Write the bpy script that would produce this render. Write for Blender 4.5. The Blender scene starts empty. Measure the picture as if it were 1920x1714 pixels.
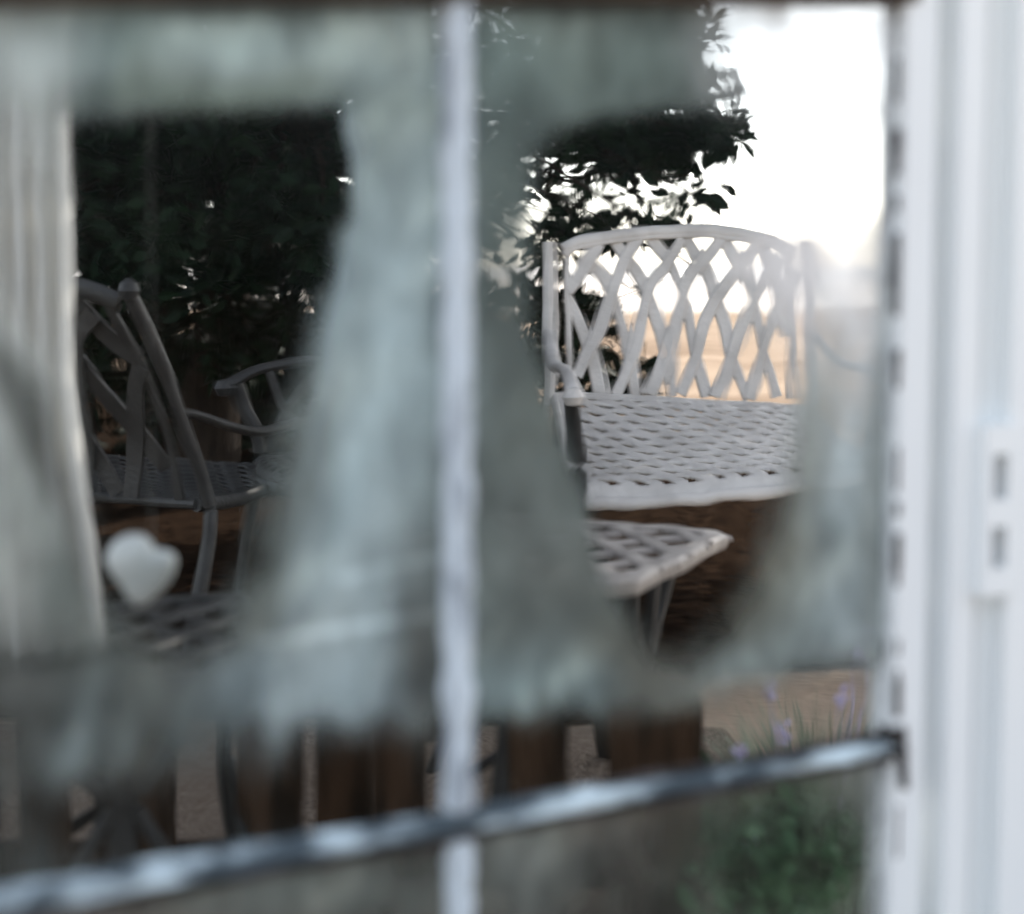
import bpy, bmesh, math, random
from mathutils import Vector, Matrix, noise
random.seed(7)
R = math.radians
S = bpy.context.scene
COL = S.collection

# ------------------------------------------------------------ camera
FPX, PITCH, CH = 2600.0, R(4), 0.78
SHIFT = -155/1920
cam = bpy.data.cameras.new('camera'); cam_o = bpy.data.objects.new('camera', cam); COL.objects.link(cam_o)
cam.sensor_fit = 'HORIZONTAL'; cam.sensor_width = 36; cam.lens = 36*FPX/1920
cam.shift_y = SHIFT; cam.clip_start = 0.02; cam.clip_end = 3000
cam_o.location = (0, 0, CH); cam_o.rotation_euler = (R(90)-PITCH, 0, 0)
cam.dof.use_dof = True; cam.dof.focus_distance = 2.85; cam.dof.aperture_fstop = 1.75
S.camera = cam_o

# ------------------------------------------------------------ sky and sun
SUN_EL, SUN_AZ = R(38), R(38)          # azimuth measured from +Y towards +X
w = bpy.data.worlds.new('World'); S.world = w; w.use_nodes = True
nt = w.node_tree; bg = nt.nodes['Background']
sky = nt.nodes.new('ShaderNodeTexSky'); sky.sky_type = 'NISHITA'; sky.sun_disc = False
sky.sun_elevation = SUN_EL; sky.sun_rotation = SUN_AZ; sky.air_density = 1.0; sky.dust_density = 1.5
hs = nt.nodes.new('ShaderNodeHueSaturation'); hs.inputs['Saturation'].default_value = .45
nt.links.new(sky.outputs[0], hs.inputs['Color']); nt.links.new(hs.outputs[0], bg.inputs[0]); bg.inputs[1].default_value = 0.14
sl = bpy.data.lights.new('sun', 'SUN'); sl.energy = 3.2; sl.angle = R(0.5); sl.color = (1, .93, .84)
so = bpy.data.objects.new('sun', sl); COL.objects.link(so)
sd = Vector((math.sin(SUN_AZ)*math.cos(SUN_EL), math.cos(SUN_AZ)*math.cos(SUN_EL), math.sin(SUN_EL)))
so.rotation_euler = sd.to_track_quat('Z', 'Y').to_euler(); so.location = sd*20
S.view_settings.view_transform = 'Standard'; S.view_settings.look = 'None'
S.view_settings.exposure = 1.55; S.view_settings.gamma = 1
S.render.engine = 'CYCLES'
S.cycles.transparent_max_bounces = 24; S.cycles.max_bounces = 8

# ------------------------------------------------------------ pixel -> point helpers
def ray(px, py):
    xc = (px-960)/FPX; yc = (857-py)/FPX + SHIFT*1920/FPX
    cp, sp = math.cos(PITCH), math.sin(PITCH)
    return Vector((xc, cp+yc*sp, -sp+yc*cp))
def at(px, py, Y):
    r = ray(px, py); return Vector((0, 0, CH)) + r*(Y/r.y)
def xz(px, py, Y): p = at(px, py, Y); return p.x, p.z
WA = math.atan2(2600, 5680)
WU = Vector((math.cos(WA), math.sin(WA), 0)); WN = Vector((-math.sin(WA), math.cos(WA), 0))   # along / away from the camera
WP = at(855, 520, 1.05); WP = Vector((WP.x, WP.y, 0))
def win(px, py, off=0.0):
    """point of the window plane (window coordinates u, n, z) seen at a pixel"""
    r = ray(px, py); o = Vector((0, 0, CH))
    t = ((WP + WN*off) - o).dot(WN)/r.dot(WN)
    p = o + r*t
    return (p-WP).dot(WU), off, p.z
WM = Matrix(((WU.x, WN.x, 0, WP.x), (WU.y, WN.y, 0, WP.y), (0, 0, 1, 0), (0, 0, 0, 1)))

# ------------------------------------------------------------ object helpers
def tag(o, label=None, cat=None, group=None, kind=None):
    if label: o['label'] = label
    if cat: o['category'] = cat
    if group: o['group'] = group
    if kind: o['kind'] = kind
    return o
def empty(name, M=Matrix(), **k):
    o = bpy.data.objects.new(name, None); COL.objects.link(o); o.empty_display_size = .05
    o.matrix_world = M; return tag(o, **k)
class MB:
    def __init__(s): s.bm = bmesh.new()
    def box(s, c, d, M=None, bev=0):
        m = Matrix.Translation(c) @ Matrix.Diagonal((*d, 1))
        if M: m = M @ m
        r = bmesh.ops.create_cube(s.bm, size=1, matrix=m)
        if bev:
            es = list({e for v in r['verts'] for e in v.link_edges})
            bmesh.ops.bevel(s.bm, geom=es, offset=bev, segments=2, affect='EDGES', profile=.5)
        return s
    def loft(s, rings, close=True, caps=True):
        vs = [[s.bm.verts.new(p) for p in r] for r in rings]
        n = len(rings[0])
        for a, b in zip(vs, vs[1:]):
            for i in range(n if close else n-1):
                s.bm.faces.new((a[i], a[(i+1) % n], b[(i+1) % n], b[i]))
        if caps and close:
            s.bm.faces.new(vs[0][::-1]); s.bm.faces.new(vs[-1])
        return s
    def tube(s, pts, r, n=10, flat=1.0, up=Vector((0, 0, 1))):
        pts = [Vector(p) for p in pts]; rings = []
        for i, p in enumerate(pts):
            d = (pts[min(i+1, len(pts)-1)]-pts[max(i-1, 0)]).normalized()
            a = d.cross(up)
            if a.length < 1e-3: a = d.cross(Vector((1, 0, 0)))
            a.normalize(); b = a.cross(d).normalized()
            rr = r[i] if isinstance(r, (list, tuple)) else r
            rings.append([p + a*math.cos(t)*rr + b*math.sin(t)*rr*flat for t in (2*math.pi*k/n for k in range(n))])
        return s.loft(rings)
    def strip(s, pts, wd, th, nrm):
        """flat cast bar with chamfered edges following pts; nrm = face normal"""
        pts = [Vector(p) for p in pts]; rings = []
        for i, p in enumerate(pts):
            d = (pts[min(i+1, len(pts)-1)]-pts[max(i-1, 0)]).normalized()
            n = nrm.normalized(); a = d.cross(n).normalized(); h = wd/2; c = th*.35; t = th/2
            rings.append([p+a*h+n*(-t), p+a*h+n*(t-c), p+a*(h-c)+n*t, p-a*(h-c)+n*t, p-a*h+n*(t-c), p-a*h-n*t])
        return s.loft(rings)
    def lathe(s, prof, M=Matrix(), n=20):
        rings = [[M @ Vector((r*math.cos(2*math.pi*k/n), r*math.sin(2*math.pi*k/n), z)) for k in range(n)] for r, z in prof]
        return s.loft(rings)
    def build(s, name, mat, parent=None, smooth=True, angle=35):
        bmesh.ops.recalc_face_normals(s.bm, faces=s.bm.faces)
        me = bpy.data.meshes.new(name); s.bm.to_mesh(me); s.bm.free()
        if smooth:
            me.shade_smooth(); me.set_sharp_from_angle(angle=R(angle))
        me.materials.append(mat)
        o = bpy.data.objects.new(name, me); COL.objects.link(o)
        if parent: o.parent = parent
        return o
def spline(pts, n=8):
    """Catmull-Rom through pts"""
    P = [Vector(p) for p in pts]; P = [P[0]*2-P[1]] + P + [P[-1]*2-P[-2]]; out = []
    for i in range(1, len(P)-2):
        a, b, c, d = P[i-1:i+3]
        for k in range(n):
            t = k/n
            out.append(.5*((2*b)+(c-a)*t+(2*a-5*b+4*c-d)*t*t+(3*b-a-3*c+d)*t**3))
    out.append(P[-2]); return out

# ------------------------------------------------------------ materials
def mat(name, col, rough=.5, spec=.5, noise_amt=0.0, nscale=8, col2=None, bump=0.0, bscale=60, nthr=(.4, .6), detail=6, stretch=(1, 1, 1)):
    m = bpy.data.materials.new(name); m.use_nodes = True; t = m.node_tree; b = t.nodes['Principled BSDF']
    b.inputs['Base Color'].default_value = (*col, 1); b.inputs['Roughness'].default_value = rough
    b.inputs['Specular IOR Level'].default_value = spec
    tc = t.nodes.new('ShaderNodeTexCoord'); mp = t.nodes.new('ShaderNodeMapping')
    mp.inputs['Scale'].default_value = stretch; t.links.new(tc.outputs['Object'], mp.inputs[0])
    if col2:
        n = t.nodes.new('ShaderNodeTexNoise'); n.inputs['Scale'].default_value = nscale; n.inputs['Detail'].default_value = detail
        t.links.new(mp.outputs[0], n.inputs['Vector'])
        cr = t.nodes.new('ShaderNodeValToRGB'); cr.color_ramp.elements[0].position = nthr[0]; cr.color_ramp.elements[1].position = nthr[1]
        cr.color_ramp.elements[0].color = (*col, 1); cr.color_ramp.elements[1].color = (*col2, 1)
        t.links.new(n.outputs[0], cr.inputs[0]); t.links.new(cr.outputs[0], b.inputs['Base Color'])
    if bump:
        n2 = t.nodes.new('ShaderNodeTexNoise'); n2.inputs['Scale'].default_value = bscale; n2.inputs['Detail'].default_value = 4
        t.links.new(mp.outputs[0], n2.inputs['Vector'])
        bp = t.nodes.new('ShaderNodeBump'); bp.inputs['Strength'].default_value = bump; bp.inputs['Distance'].default_value = .01
        t.links.new(n2.outputs[0], bp.inputs['Height']); t.links.new(bp.outputs[0], b.inputs['Normal'])
    return m
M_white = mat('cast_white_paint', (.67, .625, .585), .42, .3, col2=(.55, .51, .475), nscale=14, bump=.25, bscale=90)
M_white_shade = mat('cast_white_painted_shade', (.050, .049, .047), .45, .3, col2=(.034, .033, .032), nscale=14, bump=.25, bscale=90)  # white chair paint darkened: the shade is put into its colour
M_leg_shade = mat('leg_painted_shade', (.028, .028, .028), .5, .2, col2=(.018, .018, .018), nscale=14, bump=.2)  # shade painted into the chair's front legs and the table legs
M_frame = mat('frame_paint', (.86, .89, .89), .45, .4, col2=(.78, .81, .83), nscale=5, nthr=(.35, .75), stretch=(1, 1, .25), bump=.15, bscale=30)
M_peel_v = mat('peeling_paint_upright', (.60, .67, .73), .6, .3, col2=(.12, .14, .18), nscale=22, nthr=(.52, .70), stretch=(1, 1, .4), bump=.6, bscale=50)
M_peel_h = mat('peeling_paint_bar', (.055, .075, .09), .7, .3, col2=(.66, .78, .83), nscale=22, nthr=(.46, .60), stretch=(.55, 1, 1.6), bump=.9, bscale=60)
M_bare = mat('bare_dark_wood', (.025, .02, .018), .8, .2, col2=(.07, .06, .06), nscale=25, bump=.6)
M_rail = mat('brown_rail_wood', (.035, .022, .018), .7, .2, col2=(.06, .04, .03), nscale=10, bump=.4)
M_iron = mat('dark_iron', (.02, .02, .022), .6, .5)
M_pal = mat('weathered_brown_board', (.050, .028, .016), .8, .1, col2=(.012, .008, .005), nscale=9, stretch=(3, 3, .5), bump=.6)
M_bark = mat('bark', (.035, .026, .02), .9, .1, col2=(.015, .011, .009), nscale=14, stretch=(2, 2, .5), bump=1)
def leafmat(name, c1, c2, rough=.4):
    m = mat(name, c1, rough, .06, col2=c2, nscale=9); return m
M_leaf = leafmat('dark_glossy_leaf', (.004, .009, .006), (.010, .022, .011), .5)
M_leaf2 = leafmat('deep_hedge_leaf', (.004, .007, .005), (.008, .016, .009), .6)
M_grass = leafmat('grass_blade', (.10, .14, .09), (.20, .25, .18), .6)
M_lav = mat('lavender_flower', (.42, .36, .55), .7, .2, col2=(.55, .5, .68), nscale=40)
M_heart = mat('white_ceramic', (.60, .62, .60), .4, .5, col2=(.46, .48, .46), nscale=30, bump=.1)
M_mulch = mat('mulch', (.006, .004, .003), .95, 0, col2=(.024, .015, .010), nscale=22, nthr=(.35, .7), detail=10, bump=1, bscale=45)
M_sand = mat('sandy_ground', (.40, .31, .235), .95, 0, col2=(.17, .12, .085), nscale=.42, nthr=(.36, .66), detail=12, stretch=(1, 2.2, 1), bump=.8, bscale=25)
M_gravel = mat('gravel_path', (.24, .19, .15), .95, .1, col2=(.11, .08, .06), nscale=160, nthr=(.35, .65), detail=4, bump=1, bscale=160)
M_field = mat('haze_pale_ground', (.74, .68, .62), .95, .1, col2=(.60, .53, .46), nscale=.15, detail=8, stretch=(.4, 1, 1))  # far ground coloured near white to stand in for bright haze
M_hill = mat('pale_hill', (.66, .63, .60), .95, .1, col2=(.56, .54, .52), nscale=.02)

def clothmat(name, col, dens, col2):
    m = bpy.data.materials.new(name); m.use_nodes = True; t = m.node_tree; t.nodes.clear()
    out = t.nodes.new('ShaderNodeOutputMaterial'); d = t.nodes.new('ShaderNodeBsdfDiffuse'); tl = t.nodes.new('ShaderNodeBsdfTranslucent')
    tr = t.nodes.new('ShaderNodeBsdfTransparent'); a = t.nodes.new('ShaderNodeMixShader'); b = t.nodes.new('ShaderNodeMixShader')
    tc = t.nodes.new('ShaderNodeTexCoord'); n = t.nodes.new('ShaderNodeTexNoise'); n.inputs['Scale'].default_value = 9
    cr = t.nodes.new('ShaderNodeMix'); cr.data_type = 'RGBA'; cr.inputs[6].default_value = (*col, 1); cr.inputs[7].default_value = (*col2, 1)
    t.links.new(tc.outputs['Object'], n.inputs[0]); t.links.new(n.outputs[0], cr.inputs[0])
    for s in (d, tl): t.links.new(cr.outputs[2], s.inputs[0])
    a.inputs[0].default_value = .4; t.links.new(d.outputs[0], a.inputs[1]); t.links.new(tl.outputs[0], a.inputs[2])
    b.inputs[0].default_value = dens; t.links.new(tr.outputs[0], b.inputs[1]); t.links.new(a.outputs[0], b.inputs[2])
    t.links.new(b.outputs[0], out.inputs[0]); return m
M_curt = clothmat('white_cotton', (.86, .85, .82), .985, (.80, .79, .76))
M_sheer = clothmat('sheer_net', (.72, .80, .83), .78, (.64, .71, .74))

def filmmat():
    m = bpy.data.materials.new('grime_and_glare'); m.use_nodes = True; t = m.node_tree; t.nodes.clear()
    N = t.nodes.new; L = t.links.new
    out = N('ShaderNodeOutputMaterial'); d = N('ShaderNodeBsdfDiffuse'); tl = N('ShaderNodeBsdfTranslucent')
    tr = N('ShaderNodeBsdfTransparent'); a = N('ShaderNodeMixShader'); b = N('ShaderNodeMixShader')
    at_ = N('ShaderNodeAttribute'); at_.attribute_name = 'grime_glare'; ac = N('ShaderNodeAttribute'); ac.attribute_name = 'tint'
    tc = N('ShaderNodeTexCoord'); mp = N('ShaderNodeMapping'); mp.inputs['Scale'].default_value = (1.6, 1, 1); L(tc.outputs['Object'], mp.inputs[0])
    n = N('ShaderNodeTexNoise'); n.inputs['Scale'].default_value = 26; n.inputs['Detail'].default_value = 9; n.inputs['Roughness'].default_value = .65; L(mp.outputs[0], n.inputs[0])
    n.inputs['Distortion'].default_value = .6
    mr = N('ShaderNodeMapRange'); mr.inputs[1].default_value = .3; mr.inputs[2].default_value = .7; mr.inputs[3].default_value = .84; mr.inputs[4].default_value = 1.12; L(n.outputs[0], mr.inputs[0])
    mu = N('ShaderNodeMath'); mu.operation = 'MULTIPLY'; mu.use_clamp = True; L(at_.outputs['Fac'], mu.inputs[0]); L(mr.outputs[0], mu.inputs[1])
    L(ac.outputs['Color'], d.inputs[0]); L(ac.outputs['Color'], tl.inputs[0])
    a.inputs[0].default_value = .45; L(d.outputs[0], a.inputs[1]); L(tl.outputs[0], a.inputs[2])
    L(mu.outputs[0], b.inputs[0]); L(tr.outputs[0], b.inputs[1]); L(a.outputs[0], b.inputs[2]); L(b.outputs[0], out.inputs[0])
    return m
M_film = filmmat()
def glassmat():
    m = bpy.data.materials.new('wavy_old_glass'); m.use_nodes = True; t = m.node_tree; t.nodes.clear(); N = t.nodes.new; L = t.links.new
    out = N('ShaderNodeOutputMaterial'); rf = N('ShaderNodeBsdfRefraction'); rf.inputs['Roughness'].default_value = 0; rf.inputs['IOR'].default_value = 1.01
    rf.inputs['Color'].default_value = (.96, .975, .97, 1)
    gl = N('ShaderNodeBsdfGlossy'); gl.inputs['Roughness'].default_value = .02; mx = N('ShaderNodeMixShader')
    lw = N('ShaderNodeFresnel'); lw.inputs[0].default_value = 1.13
    tc = N('ShaderNodeTexCoord'); mp = N('ShaderNodeMapping'); mp.inputs['Scale'].default_value = (1, 1, .5); L(tc.outputs['Object'], mp.inputs[0])
    n = N('ShaderNodeTexNoise'); n.inputs['Scale'].default_value = 22; n.inputs['Detail'].default_value = 2; L(mp.outputs[0], n.inputs[0])
    bp = N('ShaderNodeBump'); bp.inputs['Strength'].default_value = .9; bp.inputs['Distance'].default_value = .025; L(n.outputs[0], bp.inputs['Height'])
    L(bp.outputs[0], rf.inputs['Normal'])
    L(lw.outputs[0], mx.inputs[0]); L(rf.outputs[0], mx.inputs[1]); L(gl.outputs[0], mx.inputs[2]); L(mx.outputs[0], out.inputs[0])
    return m
M_glass = glassmat()

# ------------------------------------------------------------ ground and setting
def sheet(name, pts, z, m, **k):
    b = MB(); b.bm.faces.new([b.bm.verts.new((x, y, z)) for x, y in pts]); o = b.build(name, m, smooth=False)
    return tag(o, kind='structure', **k)
sheet('ground', [(-400, -40), (400, -40), (400, 500), (-400, 500)], 0, M_sand)
sheet('planting_bed', [(-6, 2.35), (.2, 2.38), (.42, 2.72), (2.2, 2.9), (2.6, 3.6), (2.2, 5.2), (.9, 6.6), (-.6, 9.5), (-6, 11)], .008, M_mulch)
sheet('gravel_path', [(-6, -3), (6, -3), (6, 1.2), (.42, 1.5), (.36, 2.36), (-6, 2.32)], .004, M_gravel)
fb = MB(); F = []
for i in range(61):
    x = -60+i*3.0; F.append((x, 33+4*noise.noise(Vector((x*.12, 2, 0)))+.12*x))
fb.bm.faces.new([fb.bm.verts.new((x, y, .012)) for x, y in F]+[fb.bm.verts.new(p) for p in ((300, 290, .012), (-300, 290, .012))])
tag(fb.build('field', M_field, smooth=False), kind='structure')
# low distant hills
hb = MB(); rows = []
for j in range(8):
    row = []
    for i in range(90):
        x = -380+i*8.5; y = 300+j*22
        h = math.sin(j/7*math.pi)*(5+5*noise.noise(Vector((x*.012, y*.01, 3)))+2.5*noise.noise(Vector((x*.05, y*.05, 1))))
        row.append(Vector((x, y, max(h, 0)-.2)))
    rows.append(row)
hb.loft(rows, close=False, caps=False); tag(hb.build('hills', M_hill), kind='structure')

# ------------------------------------------------------------ window
# u axis runs along the window, n away from the camera, z up
window = empty('casement_window', WM, label='old white casement window with peeling glazing bars and grimy glass', cat='window')
def wpoly(mb, quad, n0, n1, bev=0.0):
    """prism over a 4-point outline in (u,z), from n0 to n1"""
    a = [Vector((u, n0, z)) for u, z in quad]; b = [Vector((u, n1, z)) for u, z in quad]
    va = [mb.bm.verts.new(p) for p in a]; vb = [mb.bm.verts.new(p) for p in b]
    fs = [mb.bm.faces.new(va[::-1]), mb.bm.faces.new(vb)]
    for i in range(4): fs.append(mb.bm.faces.new((va[i], va[(i+1) % 4], vb[(i+1) % 4], vb[i])))
    if bev: bmesh.ops.bevel(mb.bm, geom=list({e for f in fs for e in f.edges}), offset=bev, segments=3, affect='EDGES')
def uz(px, py, off=0): u, n, z = win(px, py, off); return u, z
def barmesh(p0, p1, w0, w1, dep, seed, nseg=260, rough=.0022):
    """rounded glazing bar from p0 to p1 (u,z) with an uneven, chipped section"""
    mb = MB(); rings = []
    p0 = Vector((p0[0], 0, p0[1])); p1 = Vector((p1[0], 0, p1[1])); d = (p1-p0).normalized(); a = Vector((-d.z, 0, d.x))
    prof = [(-.5, 0), (-.5, -.35), (-.32, -.72), (-.16, -1), (.16, -1), (.32, -.72), (.5, -.35), (.5, 0)]
    for i in range(nseg+1):
        t = i/nseg; c = p0.lerp(p1, t); wd = w0+(w1-w0)*t; r = []
        for k, (q, h) in enumerate(prof):
            j = noise.noise(Vector((t*28+seed, k*.9, seed)))*rough + noise.noise(Vector((t*90+seed, k*1.7, seed)))*rough*.6
            r.append(c + a*(q*wd+j) + Vector((0, h*dep+j, 0)))
        rings.append(r)
    mb.loft(rings); return mb
# upright glazing bar (x 820..888), lower sloping bar, upper dark rail
JU, JZ = uz(860, 1543)
def half(px0, px1, py): return abs(uz(px1, py)[0]-uz(px0, py)[0])
wv = half(830, 882, 800)
ztop = uz(855, -260)[1]; zbot = uz(855, 2200)[1]
U0 = uz(853, 300)[0]
zj = uz(853, 1540)[1]
barmesh((U0, zj+.012), (U0, ztop), wv, wv*1.02, .016, 3).build('upright_bar', M_peel_v, window)
barmesh((U0+.0005, zbot), (U0+.0005, zj-.012), wv*.98, wv, .016, 5).build('upright_bar', M_peel_v, window)
def zbar(px): return 1690-px*(1690-1388)/1680
UL = uz(-900, 1000)[0]; UR = uz(1682, 800)[0]
pL = uz(0, 1688); pR = uz(1680, 1392)
def zline(u): return pL[1]+(pR[1]-pL[1])*(u-pL[0])/(pR[0]-pL[0])
barmesh((UL, zline(UL)), (UR, zline(UR)), .0195, .0175, .0165, 11, nseg=300, rough=.0014).build('cross_bar', M_peel_h, window)
# dark line of bare putty along the lower edge of the sloping bar and upper edge near the stile
barmesh((UL, zline(UL)-.0125), (UR, zline(UR)-.0110), .010, .007, .012, 17, nseg=220, rough=.002).build('bare_putty_line', M_bare, window)
mb = barmesh((U0+.12, zline(U0+.12)+.0105), (UR, zline(UR)+.0105), .002, .0055, .010, 23, nseg=220, rough=.0018); mb.build('bare_putty_line', M_bare, window)
barmesh((UR-.004, zline(UR)+.02), (UR+.002, zline(UR)-.036), .020, .008, .021, 31, nseg=60, rough=.003).build('rotten_corner_patch', M_bare, window)
barmesh((UR-.022, zline(UR-.022)+.000), (UR+.004, zline(UR)-.004), .011, .012, .019, 33, nseg=60, rough=.003).build('rotten_corner_patch', M_bare, window)
# top rail, dark brown
tl, tr_ = uz(-900, 8), uz(1700, 10)
mb = MB(); wpoly(mb, [(tl[0], tl[1]), (tr_[0], tr_[1]), (tr_[0], tr_[1]+.09), (tl[0], tl[1]+.09)], -.02, .012, .002); mb.build('top_rail', M_rail, window)
# right stile in steps (its near faces at different depths)
def stile(px0, px1, n0, n1, name='stile', m=M_frame, y0=-500, y1=2400, bev=.0015):
    u0 = uz(px0, 700, n0)[0]; u1 = uz(px1, 700, n0)[0]; z0 = uz(1700, y1)[1]; z1 = uz(1700, y0)[1]
    mb = MB(); wpoly(mb, [(u0, z0), (u1, z0), (u1, z1), (u0, z1)], n0, n1, bev); return mb.build(name, m, window)
stile(1688, 1748, -.014, .02, 'stile_bead')
stile(1753, 1788, .006, .02, 'stile_groove')
stile(1791, 1838, -.024, .02, 'stile')
stile(1840, 1893, -.0125, .02, 'stile_groove')
stile(1897, 2010, -.032, .02, 'jamb')
# worn dark gap with chips between glass and bead
mb = MB()
ug0 = uz(1676, 700, -.004)[0]; z = zbot; random.seed(3)
barmesh((ug0+.001, zbot), (ug0+.001, ztop), .0052, .0052, .006, 41, nseg=300, rough=.0028).build('cracked_putty', mat('cracked_putty', (.50, .52, .54), .8, .2, col2=(.05, .05, .055), nscale=30, nthr=(.48, .62), stretch=(1, 1, .35)), window)
for py, hh, ww in ((262, 20, 16), (300, 26, 8), (520, 70, 5), (452, 14, 9), (668, 12, 11), (705, 24, 6), (1035, 34, 14), (1080, 20, 8), (880, 40, 4), (955, 12, 9), (1270, 14, 8), (1310, 36, 14), (1215, 16, 6), (380, 14, 5), (150, 40, 4), (1560, 50, 5)):
    c = win(1684, py, -.0145); mb.box((c[0], -.0145+.001, c[2]), (ww*.0005, .004, hh*.00048*2), bev=.0009)
mb.build('paint_chip', M_bare, window)
# strike plate with two slots
pl = MB()
def zz(py): return uz(1860, py, -.026)[1]
ua, ub = uz(1832, 900, -.026)[0], uz(1893, 900, -.026)[0]; sa, sb = uz(1848, 900, -.026)[0], uz(1876, 900, -.026)[0]
ys = [795, 850, 935, 985, 1062, 1112]
for (u0, u1, y0, y1) in ((ua, sa, 795, 1112), (sb, ub, 795, 1112), (sa, sb, 795, 850), (sa, sb, 935, 985), (sa, sb, 1062, 1112)):
    wpoly(pl, [(u0, zz(y1)), (u1, zz(y1)), (u1, zz(y0)), (u0, zz(y0))], -.036, -.0125)
bmesh.ops.remove_doubles(pl.bm, verts=pl.bm.verts, dist=1e-5)
plate = pl.build('strike_plate', M_frame, window, smooth=False)
sm = MB()
for y0, y1 in ((850, 935), (985, 1062)): wpoly(sm, [(sa, zz(y1)), (sb, zz(y1)), (sb, zz(y0)), (sa, zz(y0))], -.0155, -.0132)
sm.build('slot', M_iron, plate, smooth=False)
# glass panes
def pane(u0, u1, zf0, zf1, zt0, zt1):
    mb = MB(); b = mb.bm
    b.faces.new([b.verts.new((u0, .002, zf0)), b.verts.new((u1, .002, zf1)), b.verts.new((u1, .002, zt1)), b.verts.new((u0, .002, zt0))])
    return mb.build('glass_pane', M_glass, window, smooth=False)
ztp = tl[1]
for a, b_ in ((UL, U0), (U0, UR+.004)):
    f = lambda u: tl[1]+(tr_[1]-tl[1])*(u-tl[0])/(tr_[0]-tl[0])
    pane(a, b_, zline(a), zline(b_), f(a)+.002, f(b_)+.002)
    pane(a, b_, zbot, zbot, zline(a), zline(b_))

# grid on the glass; density and colour mix grime with painted reflection and glare
def inside_dist(poly, x, y):
    ins = False; dm = 1e9; n = len(poly)
    for i in range(n):
        x0, y0 = poly[i]; x1, y1 = poly[(i+1) % n]
        if (y0 > y) != (y1 > y) and x < (x1-x0)*(y-y0)/(y1-y0)+x0: ins = not ins
        dx, dy = x1-x0, y1-y0; t = max(0, min(1, ((x-x0)*dx+(y-y0)*dy)/(dx*dx+dy*dy+1e-9)))
        dm = min(dm, math.hypot(x-x0-t*dx, y-y0-t*dy))
    return dm if ins else -dm
HOLE_L = [(118, 225), (350, 205), (640, 196), (668, 260), (655, 400), (622, 520), (575, 620), (545, 700), (505, 820), (470, 930), (448, 1040), (408, 1135), (385, 1180), (330, 1195), (275, 1165), (235, 1120), (205, 1040), (172, 920), (145, 700), (120, 400)]
HOLE_R = [(1000, 290), (1040, 238), (1120, 216), (1230, 206), (1330, 196), (1480, 190), (1600, 205), (1650, 240), (1650, 380), (1590, 450), (1530, 520), (1512, 640), (1486, 790), (1445, 930), (1405, 1050), (1345, 1150), (1275, 1222), (1225, 1200), (1165, 1130), (1118, 1050), (1098, 950), (1062, 850), (1022, 740), (990, 600), (985, 420)]
def ss(a, b, x): t = max(0, min(1, (x-a)/(b-a+1e-12))); return t*t*(3-2*t)
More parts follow.
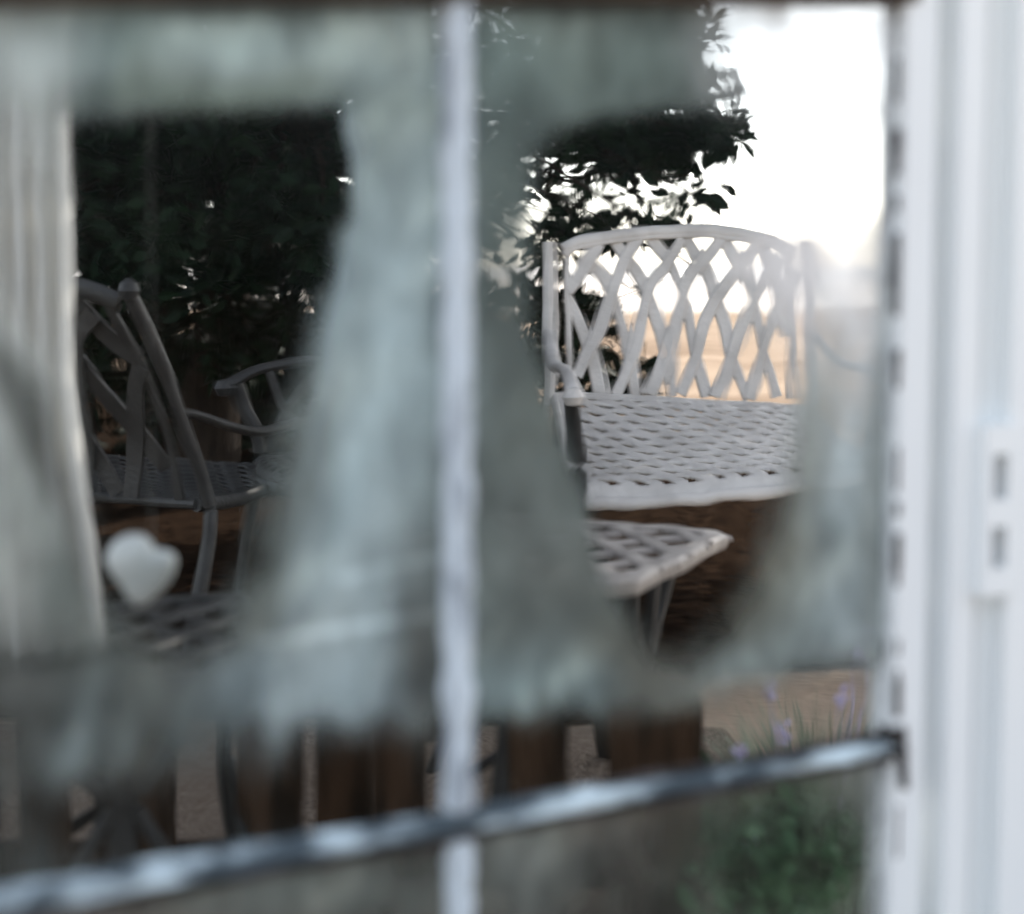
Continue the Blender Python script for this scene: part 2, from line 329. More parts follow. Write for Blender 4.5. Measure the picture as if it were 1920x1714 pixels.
# patches of grime and painted glow: (x, y, rx, ry, tilt, density, colour, strength)
G = lambda *c: c
BL = [
 (700, 740, 140, 500, .16, .85, G(.44, .52, .55), .95), (760, 420, 60, 230, 0, .8, G(.40, .46, .47), .6), (600, 1250, 170, 190, .6, .62, G(.36, .42, .45), .8),
 (480, 80, 260, 60, .1, .72, G(.33, .40, .41), .7), (190, 90, 80, 60, 0, .60, G(.15, .20, .19), .8), (60, 90, 110, 90, 0, .8, G(.44, .48, .47), .8), (560, 40, 300, 40, 0, .6, G(.24, .28, .27), .4),
 (400, 180, 330, 26, 0, .62, G(.12, .145, .13), .8), (720, 200, 90, 140, 0, .7, G(.28, .32, .30), .6), (740, 60, 100, 60, 0, .7, G(.36, .40, .38), .6),
 (940, 130, 80, 120, 0, .66, G(.17, .21, .20), .8), (1150, 130, 200, 80, 0, .68, G(.20, .24, .22), .8), (930, 350, 60, 160, 0, .62, G(.13, .155, .145), .8), (940, 520, 50, 140, 0, .60, G(.13, .15, .142), .75),
 (930, 800, 80, 180, .0, .60, G(.15, .165, .155), .75), (980, 1000, 120, 160, .3, .62, G(.23, .26, .25), .7), (1000, 1290, 160, 80, 0, .74, G(.34, .41, .42), .85), (1180, 1230, 90, 50, .7, .5, G(.14, .13, .11), .6),
 (1090, 1110, 50, 120, -.5, .55, G(.13, .13, .11), .5), (1290, 1290, 90, 60, 0, .5, G(.17, .14, .10), .7), (1450, 1235, 170, 55, -.3, .74, G(.38, .43, .43), .85), (1400, 1130, 50, 80, .5, .5, G(.17, .16, .13), .6),
 (1580, 850, 70, 330, 0, .76, G(.43, .49, .51), .9), (1590, 420, 110, 300, 0, .45, G(.95, .90, .92), .97), (1500, 900, 40, 200, .2, .6, G(.28, .28, .25), .7), (1600, 1180, 60, 130, 0, .66, G(.40, .44, .46), .7), (1560, 1000, 30, 40, 0, .6, G(.24, .28, .29), .6),
 (1480, 380+680, 60, 90, .3, .62, G(.27, .27, .24), .7),
 (45, 620, 95, 420, 0, .015, G(.60, .60, .57), 1), (40, 1050, 50, 160, 0, .2, G(.6, .58, .54), .9), (70, 940, 110, 150, -.5, .58, G(.25, .27, .25), .7), (160, 1130, 70, 130, -.4, .82, G(.17, .18, .165), .9), (400, 1200, 220, 60, 0, .52, G(.13, .125, .11), .8),
 (550, 900, 60, 260, .35, .58, G(.17, .18, .17), .75), (500, 1100, 60, 130, .2, .5, G(.13, .135, .12), .7), (250, 1330, 160, 90, .3, .55, G(.15, .16, .15), .7), (480, 1290, 90, 60, 0, .6, G(.20, .24, .26), .6), (120, 1450, 70, 130, .3, .50, G(.20, .23, .23), .6), (40, 1330, 60, 140, 0, .5, G(.10, .10, .095), .7),
 (104, 885, 44, 300, -.46, .62, G(.105, .108, .10), 1), (1010, 1010, 110, 170, 0, .9, G(.19, .20, .19), .8), (1050, 1090, 70, 70, 0, .9, G(.14, .145, .135), .7),
 (640, 1130, 50, 270, .42, .9, G(.42, .46, .47), .6), (560, 1310, 36, 110, .7, .8, G(.36, .40, .41), .6), (140, 1400, 20, 130, .35, .7, G(.25, .28, .28), .6), (85, 1520, 24, 110, .35, .65, G(.24, .27, .27), .6), (225, 1440, 13, 90, .3, .6, G(.22, .24, .24), .5),
 (370, 1390, 60, 60, .3, .5, G(.17, .19, .19), .5), (780, 1230, 50, 140, 0, .45, G(.07, .062, .055), .8), (770, 1070, 40, 90, 0, .55, G(.17, .17, .16), .4),
 (250, 1540, 200, 70, 0, .06, G(.10, .09, .08), 1), (640, 1480, 200, 95, 0, .03, G(.09, .08, .07), 1), (1000, 1430, 160, 65, 0, .03, G(.10, .08, .06), 1), (1270, 1400, 130, 60, 0, .03, G(.10, .08, .06), 1), (1540, 1330, 130, 60, -.2, .05, G(.22, .17, .12), .95),
 (600, 1680, 260, 60, 0, .55, G(.24, .25, .23), .9), (980, 1620, 90, 120, 0, .55, G(.22, .23, .22), .9), (1180, 1560, 90, 80, 0, .5, G(.13, .12, .11), .8), (1400, 1470, 160, 40, -.1, .25, G(.24, .22, .19), .8), (1480, 1620, 180, 120, 0, .06, G(.20, .22, .18), 1), (200, 1740, 200, 40, 0, .6, G(.25, .22, .19), .8),
 (1620, 1500, 30, 200, 0, .4, G(.36, .35, .33), .6), (1640, 900, 14, 520, 0, .7, G(.50, .50, .47), .5)]
def film_at(x, y):
    d = .56; c = Vector((.13, .145, .138)).lerp(Vector((.075, .07, .062)), ss(1080, 1300, y)); 
    wx = x + 28*noise.noise(Vector((x*.006, y*.006, 1))); wy = y + 34*noise.noise(Vector((x*.006, y*.006, 9)))
    for bx, by, rx, ry, ti, dd, cc, st in BL:
        dx, dy = wx-bx, wy-by; ct, sn = math.cos(ti), math.sin(ti)
        q = ((dx*ct+dy*sn)/rx)**2 + ((-dx*sn+dy*ct)/ry)**2
        if q < 6:
            k = st*math.exp(-(q*q*.5 if st >= 1 else q*.75)); d += (dd-d)*k; c += (Vector(cc)-c)*k
    n1 = noise.fractal(Vector((x*.010, y*.006, 4)), 1, 2, 5); n2 = noise.fractal(Vector((x*.03, y*.012, 8)), 1, 2, 4)
    n3 = noise.noise(Vector(((x+y*.25)*.045, y*.004, 2)))
    d *= 1 + .20*n1 + .14*n2 + .10*n3; c = c*max(.3, 1 + .26*n1 + .20*n2 + .16*n3)
    # thin drag lines left by a wiping hand
    for (x0, y0, x1, y1, amp) in ((0, 1252, 250, 1215, -.5), (250, 1215, 480, 1205, -.35), (480, 1205, 830, 1150, .9), (640, 1085, 830, 1040, .6), (0, 680, 230, 1130, -.3)):
        if min(x0, x1)-10 < x < max(x0, x1)+10:
            t = (x-x0)/(x1-x0); ly = y0+(y1-y0)*t; e = math.exp(-((y-ly)/(9 if amp > -.31 or x0 else 11))**2) if (x0, y0) != (0, 680) else math.exp(-((y-ly)/45)**2)
            c = c*(1+amp*e); d = min(1, d*(1+.25*amp*e))
    d = 1-(1-min(1, max(0, d)))**(3.2-1.3*ss(1200, 1330, y)); c = Vector((c.x*1.13, c.y*1.18, c.z*1.18))
    hl = inside_dist(HOLE_L, x+10*n2, y+10*n2); hr = inside_dist(HOLE_R, x+10*n2, y+10*n2)
    fw = 24 + 80*ss(380, 800, y)
    h = max(ss(-fw, 20, hl), ss(-(20+70*ss(700, 1050, y)*ss(1080, 1300, x)), 26, hr))
    # wiped cleaner just above the sloping bar
    tz = zbar(x)-y
    if tz > 0:
        cz = (1-ss(40+40*ss(900, 500, x), 230, tz+80*n1+30*n2))*(.25+.75*ss(120, 420, x))*.90
        h = max(h, cz)
    # the clear patches are not perfectly clean
    base = .004 + .012*max(0, n1)
    # sun flare painted into the film over the right post of the bench
    veil = min(.95, .92*math.exp(-(((x-1520)/85)**2+((y-520)/130)**2)) + .55*math.exp(-(((x-1430)/120)**2+((y-490)/60)**2)))
    v2 = (1-ss(130, 290, y+30*n1))*ss(1230, 1480, x+60*n1)  # sky haze painted into the upper right of the film
    dd = d*(1-h)+(base+veil)*h
    if v2 > 0: dd = dd*(1-v2) + min(.93, .40+.40*(1-ss(40, 150, y))+.35*n1)*v2
    mixv = min(1, veil*2*h+.62*v2); c = c.lerp(Vector((.97, .94, .95)), mixv)
    if y > zbar(x): pass
    return max(0, min(.975, dd)), c
def make_film():
    bm = bmesh.new(); X0, X1, Y0, Y1, ST = -330, 1690, -60, 1860, 9
    nx = int((X1-X0)/ST)+1; ny = int((Y1-Y0)/ST)+1; vs = []; dat = []
    for j in range(ny):
        for i in range(nx):
            px = X0+i*ST; py = Y0+j*ST; u, n, z = win(px, py, .004); vs.append(bm.verts.new((u, n, z))); dat.append(film_at(px, py))
    for j in range(ny-1):
        for i in range(nx-1):
            k = j*nx+i; bm.faces.new((vs[k], vs[k+nx], vs[k+nx+1], vs[k+1]))
    me = bpy.data.meshes.new('grime_glare_film'); bm.to_mesh(me); bm.free()
    a = me.attributes.new('grime_glare', 'FLOAT', 'POINT'); a.data.foreach_set('value', [q[0] for q in dat])
    c = me.attributes.new('tint', 'FLOAT_COLOR', 'POINT'); f = []
    for q in dat: f += [max(0.01, q[1][0]), max(0.01, q[1][1]), max(0.01, q[1][2]), 1]
    c.data.foreach_set('color', f)
    me.materials.append(M_film); me.shade_smooth()
    o = bpy.data.objects.new('grime_glare_film', me); COL.objects.link(o); o.parent = window; return o
make_film()

# ------------------------------------------------------------ curtains and heart
def curtain(name, left, right, Y, ztop_py, zbot_py, folds, amp, m, seed, **k):
    """left/right: px edge as function of py at distance Y"""
    nu, nv = 90, 70; rows = []
    for j in range(nv+1):
        t = j/nv; py = ztop_py+(zbot_py-ztop_py)*t; row = []
        for i in range(nu+1):
            s = i/nu; px = left(py)*(1-s)+right(py)*s; p = at(px, py, Y)
            ph = s*folds*2*math.pi + 1.2*noise.noise(Vector((s*3, t*1.5, seed)))
            p.y += amp*math.sin(ph)*(1+.4*noise.noise(Vector((s*6, t*3, seed+3)))) + .012*noise.noise(Vector((s*4, t*6, seed+7)))
            row.append(p)
        rows.append(row)
    mb = MB(); mb.loft(rows, close=False, caps=False); o = mb.build(name, m)
    sm = o.modifiers.new('thickness', 'SOLIDIFY'); sm.thickness = .0012
    return tag(o, **k)
curtain('curtain', lambda y: -620, lambda y: 134+.012*(y-200)+ (0 if y < 700 else (y-700)*.10), 1.5, -420, 1235, 17, .016, M_curt, 1,
        label='thick off-white cotton curtain hanging in vertical folds at the left edge of the window', cat='curtain')
curtain('curtain', lambda y: 657+7*math.sin(y/47)+4*math.sin(y/21) if y < 420 else 655-(y-420)*.20, lambda y: 800-(0 if y < 900 else (y-900)*.22), 1.2, -420, 1345, 2.2, .012, M_sheer, 5,
        label='sheer net curtain gathered to a tail beside the upright glazing bar', cat='curtain')
# heart ornament
hp = [(198, 1048), (212, 1020), (240, 1004), (268, 1004), (284, 1018), (290, 1030), (310, 1032), (330, 1042), (332, 1062), (320, 1090), (296, 1118), (268, 1138), (244, 1128), (222, 1095), (205, 1070)]
heart = empty('hanging_heart', Matrix.Translation(at(266, 1070, 1.25)), label='white ceramic heart hanging on a thread in front of the dark chair legs', cat='ornament')
hm = bmesh.new(); HC = at(266, 1070, 1.25)
def hshape(s, off):
    return [at(266+(x-266)*s, 1070+(y-1070)*s, 1.25)-HC+Vector((0, off, 0)) for x, y in [(p.x, p.y) for p in spline([(a, b, 0) for a, b in hp]+[(hp[0][0], hp[0][1], 0)], 4)[:-1]]]
mb = MB(); mb.loft([hshape(.35, -.0125), hshape(.72, -.0105), hshape(.92, -.006), hshape(1, 0), hshape(.92, .006), hshape(.72, .0105), hshape(.35, .0125)]); mb.build('heart_body', M_heart, heart, angle=80)
mb = MB(); mb.tube([at(284, 1022, 1.25)-HC, at(284, 400, 1.25)-HC, at(284, -420, 1.25)-HC], .0002, 6); mb.build('thread', mat('thread', (.3, .3, .28), .8), heart)

# ------------------------------------------------------------ lattice furniture
RS = [[(360, 930), (470, 740), (545, 560), (600, 440), (680, 310), (735, 225)], [(575, 1030), (680, 850), (745, 650), (800, 480), (890, 370), (1000, 235)],
      [(780, 1030), (880, 840), (955, 630), (1035, 450), (1120, 350), (1240, 230)], [(975, 1030), (1070, 850), (1130, 660), (1230, 500), (1330, 390), (1430, 250)],
      [(1170, 1040), (1265, 850), (1350, 640), (1440, 490), (1560, 340)], [(1370, 1050), (1440, 830), (1520, 640), (1590, 500), (1640, 400)], [(310, 500), (390, 420), (480, 270)]]
LS = [[(305, 530), (370, 630), (440, 780), (480, 900), (510, 1040)], [(400, 340), (520, 430), (600, 590), (650, 720), (690, 880), (720, 1040)],
      [(590, 250), (700, 390), (790, 520), (860, 700), (900, 850), (915, 1040)], [(810, 230), (930, 380), (1005, 560), (1050, 740), (1090, 880), (1130, 1040)],
      [(1030, 230), (1145, 400), (1205, 550), (1250, 700), (1270, 830), (1310, 940), (1370, 1050)], [(1250, 240), (1370, 430), (1410, 600), (1450, 790), (1500, 920), (1540, 1040)],
      [(1450, 270), (1530, 430), (1565, 600), (1600, 730)]]
def armchair(M, m, lean=.14, slope=.13, W=.52, D=.55, HB=.335, SZ=.445, arm=.17, finial=True, SW=.029, MF=None, taper=0, curve=0, twist=0, side_strips=True, **k):
    """local axes: x to the sitter's left seen from the front (picture right), y away (backwards), z up; origin on the ground below the back edge's middle"""
    t = empty('garden_armchair', M, **k)
    leanv = Vector((0, math.sin(lean), math.cos(lean))); nrm = Vector((0, -math.cos(lean), math.sin(lean)))
    def B(cx, cy, off=0):
        u = (cx-960)/(1650-300)*W; v = (1040-cy)/(1040-250)*HB
        u *= 1-taper*v/HB; y = .03*math.cos(u/W*math.pi)                       # the back is a little dished
        return Vector((u, 0, SZ+.005)) + leanv*v + Vector((0, y+curve*max(0, v/HB-.25)*1.33, 0)) + nrm*off
    mb = MB()
    for i, s in enumerate(LS): mb.strip(spline([B(x, y, -.002) for x, y in s], 6), SW, .010, nrm)
    mb.build('back_lattice_strips', m, t)
    mb = MB()
    for i, s in enumerate(RS): mb.strip(spline([B(x, y, .005) for x, y in s], 6), SW, .011, nrm)
    mb.build('back_lattice_strips', m, t)
    # frame of the back
    top = spline([B(285, 300, .004), B(400, 258, .004), B(600, 222, .004), B(960, 192, .004), B(1300, 215, .004), B(1520, 262, .004), B(1640, 320, .004)], 6)
    mb = MB(); mb.tube(top, .0155, 12, .8, nrm); mb.tube([p-leanv*.010+nrm*.004 for p in top], .0085, 10, .7, nrm); mb.build('top_rail', m, t)
    for sx in (-1, 1):
        x1, x2 = (305, 215) if sx < 0 else (1615, 1705)
        mb = MB(); mb.strip(spline([B(x1-18*sx, 300), B(x1, 480), B(x1-3*sx, 760), B(x1+4*sx, 1045)], 6), .017, .012, nrm); mb.build('inner_stile', m, t)
        mb = MB(); base = B(x2, 1045)
        pts = spline([B(x2, 262), B(x2+8*sx, 600), B(x2+18*sx, 1000), Vector((base.x+sx*.012, base.y+.0, SZ-.05)), Vector((base.x+sx*.012, base.y+.05, .18)), Vector((base.x+sx*.016, base.y+.12, .0))], 6)
        mb.tube(pts, [.0125]*len(pts), 12, 1); mb.tube([p+nrm*.011 for p in pts[:14]], .004, 8); mb.build('rear_leg', m, t)
        if finial:
            mb = MB(); mb.lathe([(.001, -.016), (.013, -.012), (.0175, 0), (.014, .012), (.005, .019), (.001, .02)], Matrix.Translation(B(x2, 262))); mb.build('finial', m, t)
        # arm, sweeping forward, and front leg
        b0 = B(x2+10*sx, 700); fx = sx*(W/2+.035)
        fr = Vector((fx, -D-.01, SZ+arm-.02))
        mb = MB(); pts = spline([b0, Vector((fx+sx*.01, -D*.35, SZ+arm+.012)), Vector((fx+sx*.006, -D*.8, SZ+arm+.008)), fr, fr+Vector((0, -.022, -.022))], 8)
        mb.tube(pts, [.011+.006*min(1, i/len(pts)*1.4) for i in range(len(pts))], 12, .7); mb.lathe([(.001, -.018), (.016, -.015), (.023, 0), (.016, .015), (.001, .018)], Matrix.Translation(fr+Vector((0, -.018, -.012)))); mb.build('armrest', m, t)
        mb = MB(); pts = spline([fr+Vector((0, .005, -.005)), Vector((fx, -D+.01, SZ+arm*.5)), Vector((fx-sx*.012, -D+.04, SZ-slope*.7)), Vector((fx, -D+.01, .2)), Vector((fx+sx*.01, -D-.03, 0))], 8)
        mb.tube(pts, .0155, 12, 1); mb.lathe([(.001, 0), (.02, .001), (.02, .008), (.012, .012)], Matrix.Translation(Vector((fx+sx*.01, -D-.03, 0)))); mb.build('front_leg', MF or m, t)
        # scroll strips filling the arm side
        if not side_strips: continue
        mb = MB(); side = Vector((sx, 0, 0))
        for a0, a1 in ((.15, .45), (.45, .15), (.45, .8), (.8, .45)):
            mb.strip(spline([Vector((fx, -D*a0, SZ-slope*a0+.0)), Vector((fx, -D*(a0+a1)/2-.02, SZ+arm*.45-slope*.2)), Vector((fx, -D*a1, SZ+arm))], 6), .018, .009, side)
        mb.build('arm_lattice_strips', m, t)
    # woven seat: grid with staggered slots, bowed front edge that rolls down
    NX, NY = 110, 100; bm = bmesh.new(); V = {}
    def seatp(s, q):
        hw = W/2+.022-.02*ss(.8, 1, q)**2
        bow = .055*(1-(2*s-1)**2)
        x = (2*s-1)*hw; y = -(D-.02)*q - bow*q
        zr = SZ - slope*q - .012*math.sin(q*math.pi) - .022*ss(.93, 1.0, q)
        a = (s*NX/10+q*NY/16)*6.283; b = (s*NX/10-q*NY/16)*6.283
        return Vector((x, y, zr+twist*(2*s-1)*(q-.4)+.0013*math.sin(a)*math.sin(b)))
    for i in range(NX+1):
        for j in range(NY+1): V[i, j] = bm.verts.new(seatp(i/NX, j/NY))
    for i in range(NX):
        for j in range(NY):
            hole = False
            if 4 < i < NX-5 and 3 < j < NY-4:
                gx = i % 10; gy = j % 8
                if (j//8) % 2: gx = (i+5) % 10
                # sloping slot, like a parallelogram
                if 2 <= gy <= 6 and 2 <= gx-(gy-3)*1 <= 5 + (gy in (3, 4)): hole = True
            if not hole: bm.faces.new((V[i, j], V[i, j+1], V[i+1, j+1], V[i+1, j]))
    me = bpy.data.meshes.new('seat'); bmesh.ops.delete(bm, geom=[v for v in bm.verts if not v.link_faces], context='VERTS'); bmesh.ops.recalc_face_normals(bm, faces=bm.faces); bm.to_mesh(me); bm.free(); me.shade_smooth(); me.materials.append(m)
    so_ = bpy.data.objects.new('seat', me); COL.objects.link(so_); so_.parent = t
    md = so_.modifiers.new('thickness', 'SOLIDIFY'); md.thickness = .006; md.offset = 0
    mb = MB(); rim = [seatp(0, q/20) for q in range(21)]+[seatp(s/30, 1) for s in range(1, 31)]+[seatp(1, 1-q/20) for q in range(1, 21)]
    mb.tube([p-Vector((0, 0, .005)) for p in rim], .0105, 10, 1.15)
    mb.tube([seatp(s/20, 0)-Vector((0, 0, .004)) for s in range(21)], .009, 10); mb.build('seat_rim', m, t)
    return t
def place(x, y, rz): return Matrix.Translation((x, y, 0)) @ Matrix.Rotation(rz, 4, 'Z')
def gp(px, Y): return (px-960)/FPX*Y
armchair(place(gp(1272, 3.12)-.005, 3.12, R(4)), M_white, W=.525, D=.49, SZ=.505, slope=.105, HB=.355, arm=.085, twist=.040, finial=False, MF=M_leg_shade, side_strips=False, group='white cast metal garden chairs',
         label='bright white lattice armchair with arched back and woven seat, facing the window', cat='chair')
armchair(place(-.840, 2.49, R(158)), M_white_shade, taper=.05, lean=.08, curve=.14, slope=-.01, SW=.031, W=.60, D=.42, HB=.37, SZ=.39, arm=.10, side_strips=False, group='white cast metal garden chairs',
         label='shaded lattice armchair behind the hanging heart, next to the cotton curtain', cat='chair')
armchair(place(-.150, 2.80, R(-58)), M_white_shade, lean=.15, slope=.03, W=.40, D=.33, SZ=.44, arm=.145, HB=.24, group='white cast metal garden chairs',
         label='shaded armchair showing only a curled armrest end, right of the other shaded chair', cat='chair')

def lattice_table(cx, cy, z, rot, size, m, m2, **k):
    t = empty('lattice_side_table', Matrix.Translation((cx, cy, 0)) @ Matrix.Rotation(rot, 4, 'Z'), **k)
    h = size/2; mb = MB(); up = Vector((0, 0, 1)); n = 4
    for i in range(-n, n+1):
        for s in (1, -1):
            c = i/n*size; pts = []
            # line x - s*y = c clipped to the square
            lo = max(-h, c-h); hi = min(h, c+h)
            if hi-lo < .02: continue
            P = [Vector((x, s*(x-c), z + (.002 if s > 0 else -.002) + .0015*math.sin(x*90))) for x in [lo+(hi-lo)*q/12 for q in range(13)]]
            mb.strip(P, .026, .007, up)
    mb.build('tabletop_lattice', m, t)
    mb = MB(); r = .03; rim = []
    for qx, qy, a0 in ((h-r, h-r, 0), (-h+r, h-r, 90), (-h+r, -h+r, 180), (h-r, -h+r, 270)):
        for q in range(7): a = R(a0+q*15); rim.append((qx+r*math.cos(a), qy+r*math.sin(a)))
    prof = [(-.030, .002), (-.028, .006), (0, .006), (.008, .001), (.010, -.008), (.006, -.016), (-.002, -.016), (-.006, -.002)]
    cc = []
    for x, y in rim+[rim[0]]:
        d = Vector((x, y, 0)).normalized(); cc.append([Vector((x, y, z))+Vector((d.x*a, d.y*a, b)) for a, b in prof])
    mb.loft(cc, caps=False); mb.build('tabletop_rim', m, t)
    for q in range(4):
        a = R(90*q); d = Vector((math.cos(a), math.sin(a), 0)); e2 = Vector((-d.y, d.x, 0)); mb = MB()
        mb.strip(spline([d*(h-.035)+Vector((0, 0, z-.01)), d*(h-.05)+Vector((0, 0, z*.6)), d*(h-.04)+Vector((0, 0, z*.3)), d*(h+.0)], 6), .030, .014, d)
        mb.build('leg', m2, t)
        mb = MB()
        for sg in (-1, 1):
            mb.strip(spline([d*(h-.04)+e2*sg*.075+Vector((0, 0, z-.012)), d*(h-.05)+e2*sg*.055+Vector((0, 0, z*.78)), d*(h-.05)+e2*sg*.016+Vector((0, 0, z*.62))], 5), .02, .009, d)
            mb.strip(spline([d*(h-.045)+e2*sg*.012+Vector((0, 0, z*.58)), d*(h-.04)+e2*sg*.05+Vector((0, 0, z*.40)), d*(h-.035)+e2*sg*.07+Vector((0, 0, z*.22)), d*(h-.04)+e2*sg*.012+Vector((0, 0, z*.3))], 5), .016, .009, d)
        mb.build('scroll_bracket', m2, t)
    return t
# right table: corners seen at (1370,1003) and (1190,1100)
TZ = .385
def onz(px, py, z): r = ray(px, py); tt = (z-CH)/r.z; return Vector((0, 0, CH))+r*tt
A = onz(1358, 1001, TZ); B_ = onz(1182, 1092, TZ); e = (A-B_); e.z = 0; sz = e.length; e.normalize(); pn = Vector((-e.y, e.x, 0))
SZT = .40; c = A - e*SZT/2 + pn*SZT/2
print('TABLE edge', sz, A, B_)
lattice_table(c.x, c.y, TZ, math.atan2(e.y, e.x), SZT, mat('table_white_paint', (.34, .30, .27), .5, .3, col2=(.15, .13, .12), nscale=16, nthr=(.42, .7), bump=.2), M_leg_shade,
    group='lattice side tables', label='small white lattice side table in front of the bright armchair', cat='table')
q = onz(300, 1150, .36)
lattice_table(q.x-.02, q.y-.14, .36, R(20), .36, M_white_shade, M_leg_shade, group='lattice side tables', label='dim lattice side table below the hanging heart', cat='table')

# ------------------------------------------------------------ foliage
def leafmesh(name, clumps, size, m, parent=None, seed=1, droop=.3):
    """clumps: (centre, radii, count); pointed folded leaves"""
    rnd = random.Random(seed); vs = []; fs = []
    for (c, rad, n) in clumps:
        c = Vector(c)
        for _ in range(n):
            while True:
                q = Vector((rnd.uniform(-1, 1), rnd.uniform(-1, 1), rnd.uniform(-1, 1)))
                if q.length < 1: break
            p = c + Vector((q.x*rad[0], q.y*rad[1], q.z*rad[2]))
            d = Vector((rnd.gauss(0, 1), rnd.gauss(0, 1), rnd.gauss(-droop, .7))).normalized()
            a = d.cross(Vector((rnd.gauss(0, 1), rnd.gauss(0, 1), rnd.gauss(0, 1)))).normalized(); nn = a.cross(d)
            L = size*rnd.uniform(.6, 1.25); Wd = L*rnd.uniform(.2, .27); b = len(vs); cv = rnd.uniform(.02, .16)*L
            vs += [p, p+d*L*.3+a*Wd*.85+nn*Wd*.2, p+d*L*.65+a*Wd*.8+nn*(Wd*.2-cv*.4), p+d*L-nn*cv, p+d*L*.65-a*Wd*.8+nn*(Wd*.2-cv*.4), p+d*L*.3-a*Wd*.85+nn*Wd*.2, p+d*L*.35, p+d*L*.68-nn*cv*.3]
            fs += [(b, b+1, b+6), (b+1, b+2, b+7, b+6), (b+2, b+3, b+7), (b, b+6, b+5), (b+6, b+7, b+4, b+5), (b+7, b+3, b+4)]
    me = bpy.data.meshes.new(name); me.from_pydata([tuple(v) for v in vs], [], fs); me.materials.append(m)
    o = bpy.data.objects.new(name, me); COL.objects.link(o)
    if parent: o.parent = parent
    return o
tree = empty('broadleaf_tree', label='dark glossy-leaved tree whose branch reaches over the bright armchair', cat='tree')
rnd = random.Random(5)
cl = []; tips = []
def C(px, py, Y, r, n, ry=None, flat=.8):
    p = at(px, py, Y); cl.append((p, (r, ry or r, r*flat), n)); tips.append(p)
# branch over the bench
for (px, py, Y, r, n) in ((1060, 250, 4.0, .10, 260), (1130, 270, 4.1, .12, 340), (1210, 250, 4.1, .11, 340), (1290, 240, 4.0, .085, 240), (1340, 262, 3.9, .06, 90), (1250, 300, 4.1, .07, 150), (1350, 225, 4.0, .045, 36), (1180, 320, 4.0, .05, 50),
    (1030, 350, 4.2, .09, 60), (1110, 360, 4.0, .08, 26), (1060, 415, 4.1, .10, 80), (1160, 425, 3.9, .08, 50), (1240, 425, 3.9, .07, 44), (1290, 370, 3.9, .055, 26), (1325, 385, 3.9, .04, 12), (1020, 460, 4.2, .10, 90), (1200, 380, 4.0, .06, 18), (1100, 440, 4.1, .09, 60),
    (1000, 560, 4.3, .13, 240), (1085, 590, 4.4, .11, 200), (1010, 660, 4.5, .16, 260), (1110, 690, 4.5, .11, 150), (1195, 690, 4.5, .045, 40), (1290, 498, 3.6, .012, 2), (1185, 545, 3.8, .02, 3), (1370, 268, 3.9, .015, 3), (1345, 345, 3.9, .02, 3)): C(px, py, Y, r, n)
for (px, py, r_, n) in ((1040, 30, .14, 300), (1130, 40, .14, 330), (1215, 50, .12, 280), (1080, 130, .13, 330), (1170, 130, .13, 330), (1240, 135, .10, 260), (1285, 175, .07, 110), (1310, 70, .07, 34), (1290, 20, .06, 40), (1325, 150, .06, 40), (150, 20, .2, 300), (300, 0, .2, 300), (180, 140, .2, 300), (1215, 90, .1, 200), (1000, 150, .13, 260), (1030, 210, .12, 260)  ): C(px, py, 4.1, r_, n)
# upper crown above the frame
for _ in range(55):
    px = rnd.uniform(-300, 1180); py = rnd.uniform(-420, 215); C(px, py, rnd.uniform(3.7, 4.9), rnd.uniform(.15, .26), 150)
# dense left side
for _ in range(75):
    px = rnd.uniform(-250, 470); py = rnd.uniform(180, 660); C(px, py, rnd.uniform(3.5, 4.8), rnd.uniform(.14, .24), 150)
for _ in range(34):
    px = rnd.uniform(440, 650); py = rnd.uniform(300, 600); C(px, py, rnd.uniform(3.7, 4.4), rnd.uniform(.07, .12), 60)
for _ in range(16):
    px = rnd.uniform(430, 980); py = rnd.uniform(540, 700); C(px, py, rnd.uniform(4.0, 4.8), rnd.uniform(.10, .18), 90)
for _ in range(14):
    px = rnd.uniform(660, 980); py = rnd.uniform(200, 560); C(px, py, rnd.uniform(4.0, 4.8), rnd.uniform(.12, .2), 110)
# canopy that shades the seats (above the picture)
for _ in range(230):
    p = Vector((rnd.uniform(-1.9, 2.4), rnd.uniform(2.2, 5.6), 0)); p.z = rnd.uniform(max(1.75, CH+.27*p.y), 3.0)
    cl.append((p, (.34, .34, .24), 200)); tips.append(p)
for _ in range(90):
    p = Vector((rnd.uniform(.7, 3.0), rnd.uniform(3.4, 6.2), 0)); p.z = rnd.uniform(CH+.29*p.y, CH+.29*p.y+.7)
    cl.append((p, (.32, .32, .2), 210)); tips.append(p)
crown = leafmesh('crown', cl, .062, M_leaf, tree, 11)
tb = MB(); base = Vector((-1.05, 4.75, 0)); fork = Vector((-.85, 4.6, 1.1))
tb.tube(spline([base, base+Vector((.05, -.02, .5)), fork], 6), [.11-.035*i/12 for i in range(13)], 12)
tb.build('trunk', M_bark, tree)
lb = MB()
for i, tp in enumerate(tips):
    if i % 3 and i > 26: continue
    mid = fork.lerp(tp, .5)+Vector((rnd.uniform(-.1, .1), rnd.uniform(-.1, .1), rnd.uniform(.05, .25)))
    if tp.x > .45 and tp.z > 1.6: mid.z = max(fork.z, tp.z)+.55; mid.y -= .3
    pts = spline([fork, Vector((-.75, 4.2, 2.6)), mid, tp], 6) if tp.x > .45 and tp.z > 1.6 else spline([fork, mid, tp], 6); lb.tube(pts, [max(.003, (.028 if i > 26 else .014)*(1-j/len(pts))) for j in range(len(pts))], 6)
for i in range(60):
    a = tips[rnd.randrange(26)]; d = Vector((rnd.uniform(-.1, .1), rnd.uniform(-.08, .08), rnd.uniform(-.09, .06))); lb.tube([a-d, a+d*.2, a+d], [.0022, .0016, .0008], 5)
lb.build('limbs', M_bark, tree)
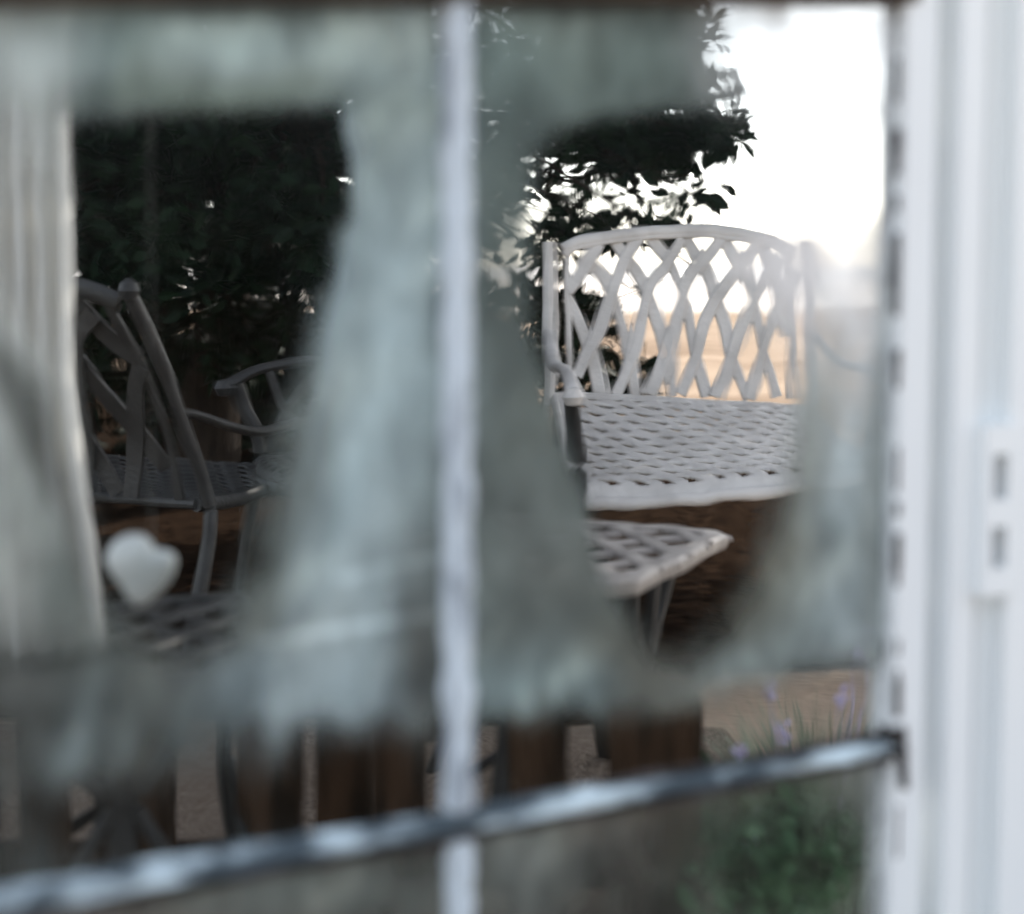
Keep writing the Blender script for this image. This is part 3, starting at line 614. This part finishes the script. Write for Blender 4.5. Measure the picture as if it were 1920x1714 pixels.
hedge = empty('dark_hedge', label='dense dark shrub mass standing behind the shaded chairs', cat='shrub')
hc = []
for _ in range(120):
    p = Vector((rnd.uniform(-3.9, -.75), rnd.uniform(5.2, 6.4), 0)); p.z = rnd.uniform(.15, 2.6); hc.append((p, (.34, .3, .3), 110))
for _ in range(60):
    p = Vector((rnd.uniform(-1.6, -.15), rnd.uniform(5.3, 6.4), 0)); p.z = rnd.uniform(.05, .62); hc.append((p, (.24, .2, .2), 90))
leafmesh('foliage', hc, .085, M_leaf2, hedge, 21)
sb = MB()
for _ in range(18):
    x = rnd.uniform(-3.8, -.9); y = rnd.uniform(5.5, 6.2); sb.tube([(x, y, 0), (x+.05, y, .7), (x+rnd.uniform(-.2, .2), y, 1.9)], [.03, .02, .008], 7)
sb.build('stem', M_bark, hedge)
# a clipped dark bush right behind the bench
bush = empty('small_bush', label='small dark bush at the foot of the tree behind the bright armchair', cat='shrub')
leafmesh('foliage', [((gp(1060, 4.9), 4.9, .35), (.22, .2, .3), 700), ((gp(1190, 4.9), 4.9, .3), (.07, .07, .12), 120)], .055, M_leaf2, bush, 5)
# grass and lavender by the window
def clump(name, cx, cy, n, hgt, spread, m, seed, **k):
    rn = random.Random(seed); t = empty(name, Matrix.Translation((cx, cy, 0)), **k); vs = []; fs = []; tp = []
    for _ in range(n):
        a = rn.uniform(0, 6.283); r = spread*.4*rn.random()**.5; p = Vector((r*math.cos(a), r*math.sin(a), 0)); out = Vector((math.cos(a), math.sin(a), 0))
        h = hgt*rn.uniform(.55, 1.05); b = spread*rn.uniform(.1, .9); wd = rn.uniform(.0016, .0036); side = Vector((-out.y, out.x, 0)).lerp(Vector((rn.uniform(-1, 1), rn.uniform(-1, 1), 0)), .4)*wd
        k0 = len(vs); K = 6
        for j in range(K+1):
            s = j/K; q = p+out*b*s*s+Vector((0, 0, h*(s-.28*s*s*b/spread*1.4))); f = (1-s)**.6
            vs += [q-side*f, q+side*f]
        for j in range(K): fs.append((k0+2*j, k0+2*j+1, k0+2*j+3, k0+2*j+2))
        tp.append(q)
    me = bpy.data.meshes.new('blades'); me.from_pydata([tuple(v) for v in vs], [], fs); me.materials.append(m)
    o = bpy.data.objects.new('blades', me); COL.objects.link(o); o.parent = t
    return t, tp
def wx(px, Y): return gp(px, Y)
g1, tp = clump('lavender_plant', wx(1540, 1.72), 1.72, 900, .27, .20, M_grass, 3, label='tall grassy lavender clump growing outside the lower right pane', cat='plant')
fl = MB(); rl = random.Random(4)
for (px, py) in ((1440, 1292), (1572, 1300), (1378, 1412), (1412, 1530), (1350, 1556), (1460, 1372), (1620, 1190), (1600, 1215), (1395, 1575), (1640, 1370)):
    p = at(px, py, 1.66+rl.uniform(-.05, .08))-Vector((wx(1540, 1.72), 1.72, 0))
    fl.tube([(p.x*.5, p.y*.5, 0), (p.x*.8, p.y*.8, p.z*.6), p], [.0012, .001, .0008], 5)
    for q in range(16):
        o_ = Vector((rl.gauss(0, .0035), rl.gauss(0, .0035), rl.uniform(-.012, .012))); fl.lathe([(.0003, -.003), (.0022, -.001), (.0026, .001), (.0004, .004)], Matrix.Translation(p+o_) @ Matrix.Rotation(rl.uniform(0, 3), 4, 'X'), 6)
fl.build('flower_spikes', M_lav, g1)
bs, _ = clump('leafy_plant', wx(1400, 1.62), 1.62, 60, .14, .12, M_grass, 8, label='low dark green leafy plant in front of the lavender clump', cat='plant')
leafmesh('leaves', [((0, 0, .10), (.14, .12, .10), 900)], .035, leafmat('mid_green_leaf', (.03, .07, .035), (.06, .13, .06), .5), bs, 9)
# low border of brown boards
edge = empty('low_board_fence', label='low fence of wide weathered brown boards below the pane, outside', cat='fence')
for (x0, x1, ytop, Y) in ((-160, -40, 1300, 1.62), (20, 110, 1400, 1.62), (188, 312, 1270, 1.60), (440, 562, 1330, 1.58), (590, 690, 1375, 1.6), (694, 800, 1385, 1.57), (950, 1062, 1372, 1.56), (1138, 1318, 1338, 1.55)):
    xa, xb = gp(x0, Y), gp(x1, Y); zt = at(960, ytop-75, Y).z; r = min(.03, (xb-xa)/3)
    mb = MB(); out = [(xa, 0), (xb, 0), (xb, zt-r), (xb-r*.3, zt-r*.3), (xb-r, zt), (xa+r, zt), (xa+r*.3, zt-r*.3), (xa, zt-r)]
    mb.loft([[Vector((x, Y-.011, z)) for x, z in out], [Vector((x, Y+.011, z)) for x, z in out]]); mb.build('board', M_pal, edge, smooth=False)
mb = MB(); mb.box(((gp(-300, 1.64)+gp(1330, 1.58))/2, 1.60, .07), (gp(1330, 1.58)-gp(-300, 1.64), .02, .05), bev=.003)
rail = mb.build('rail', M_pal, edge); rail.location.y = .035
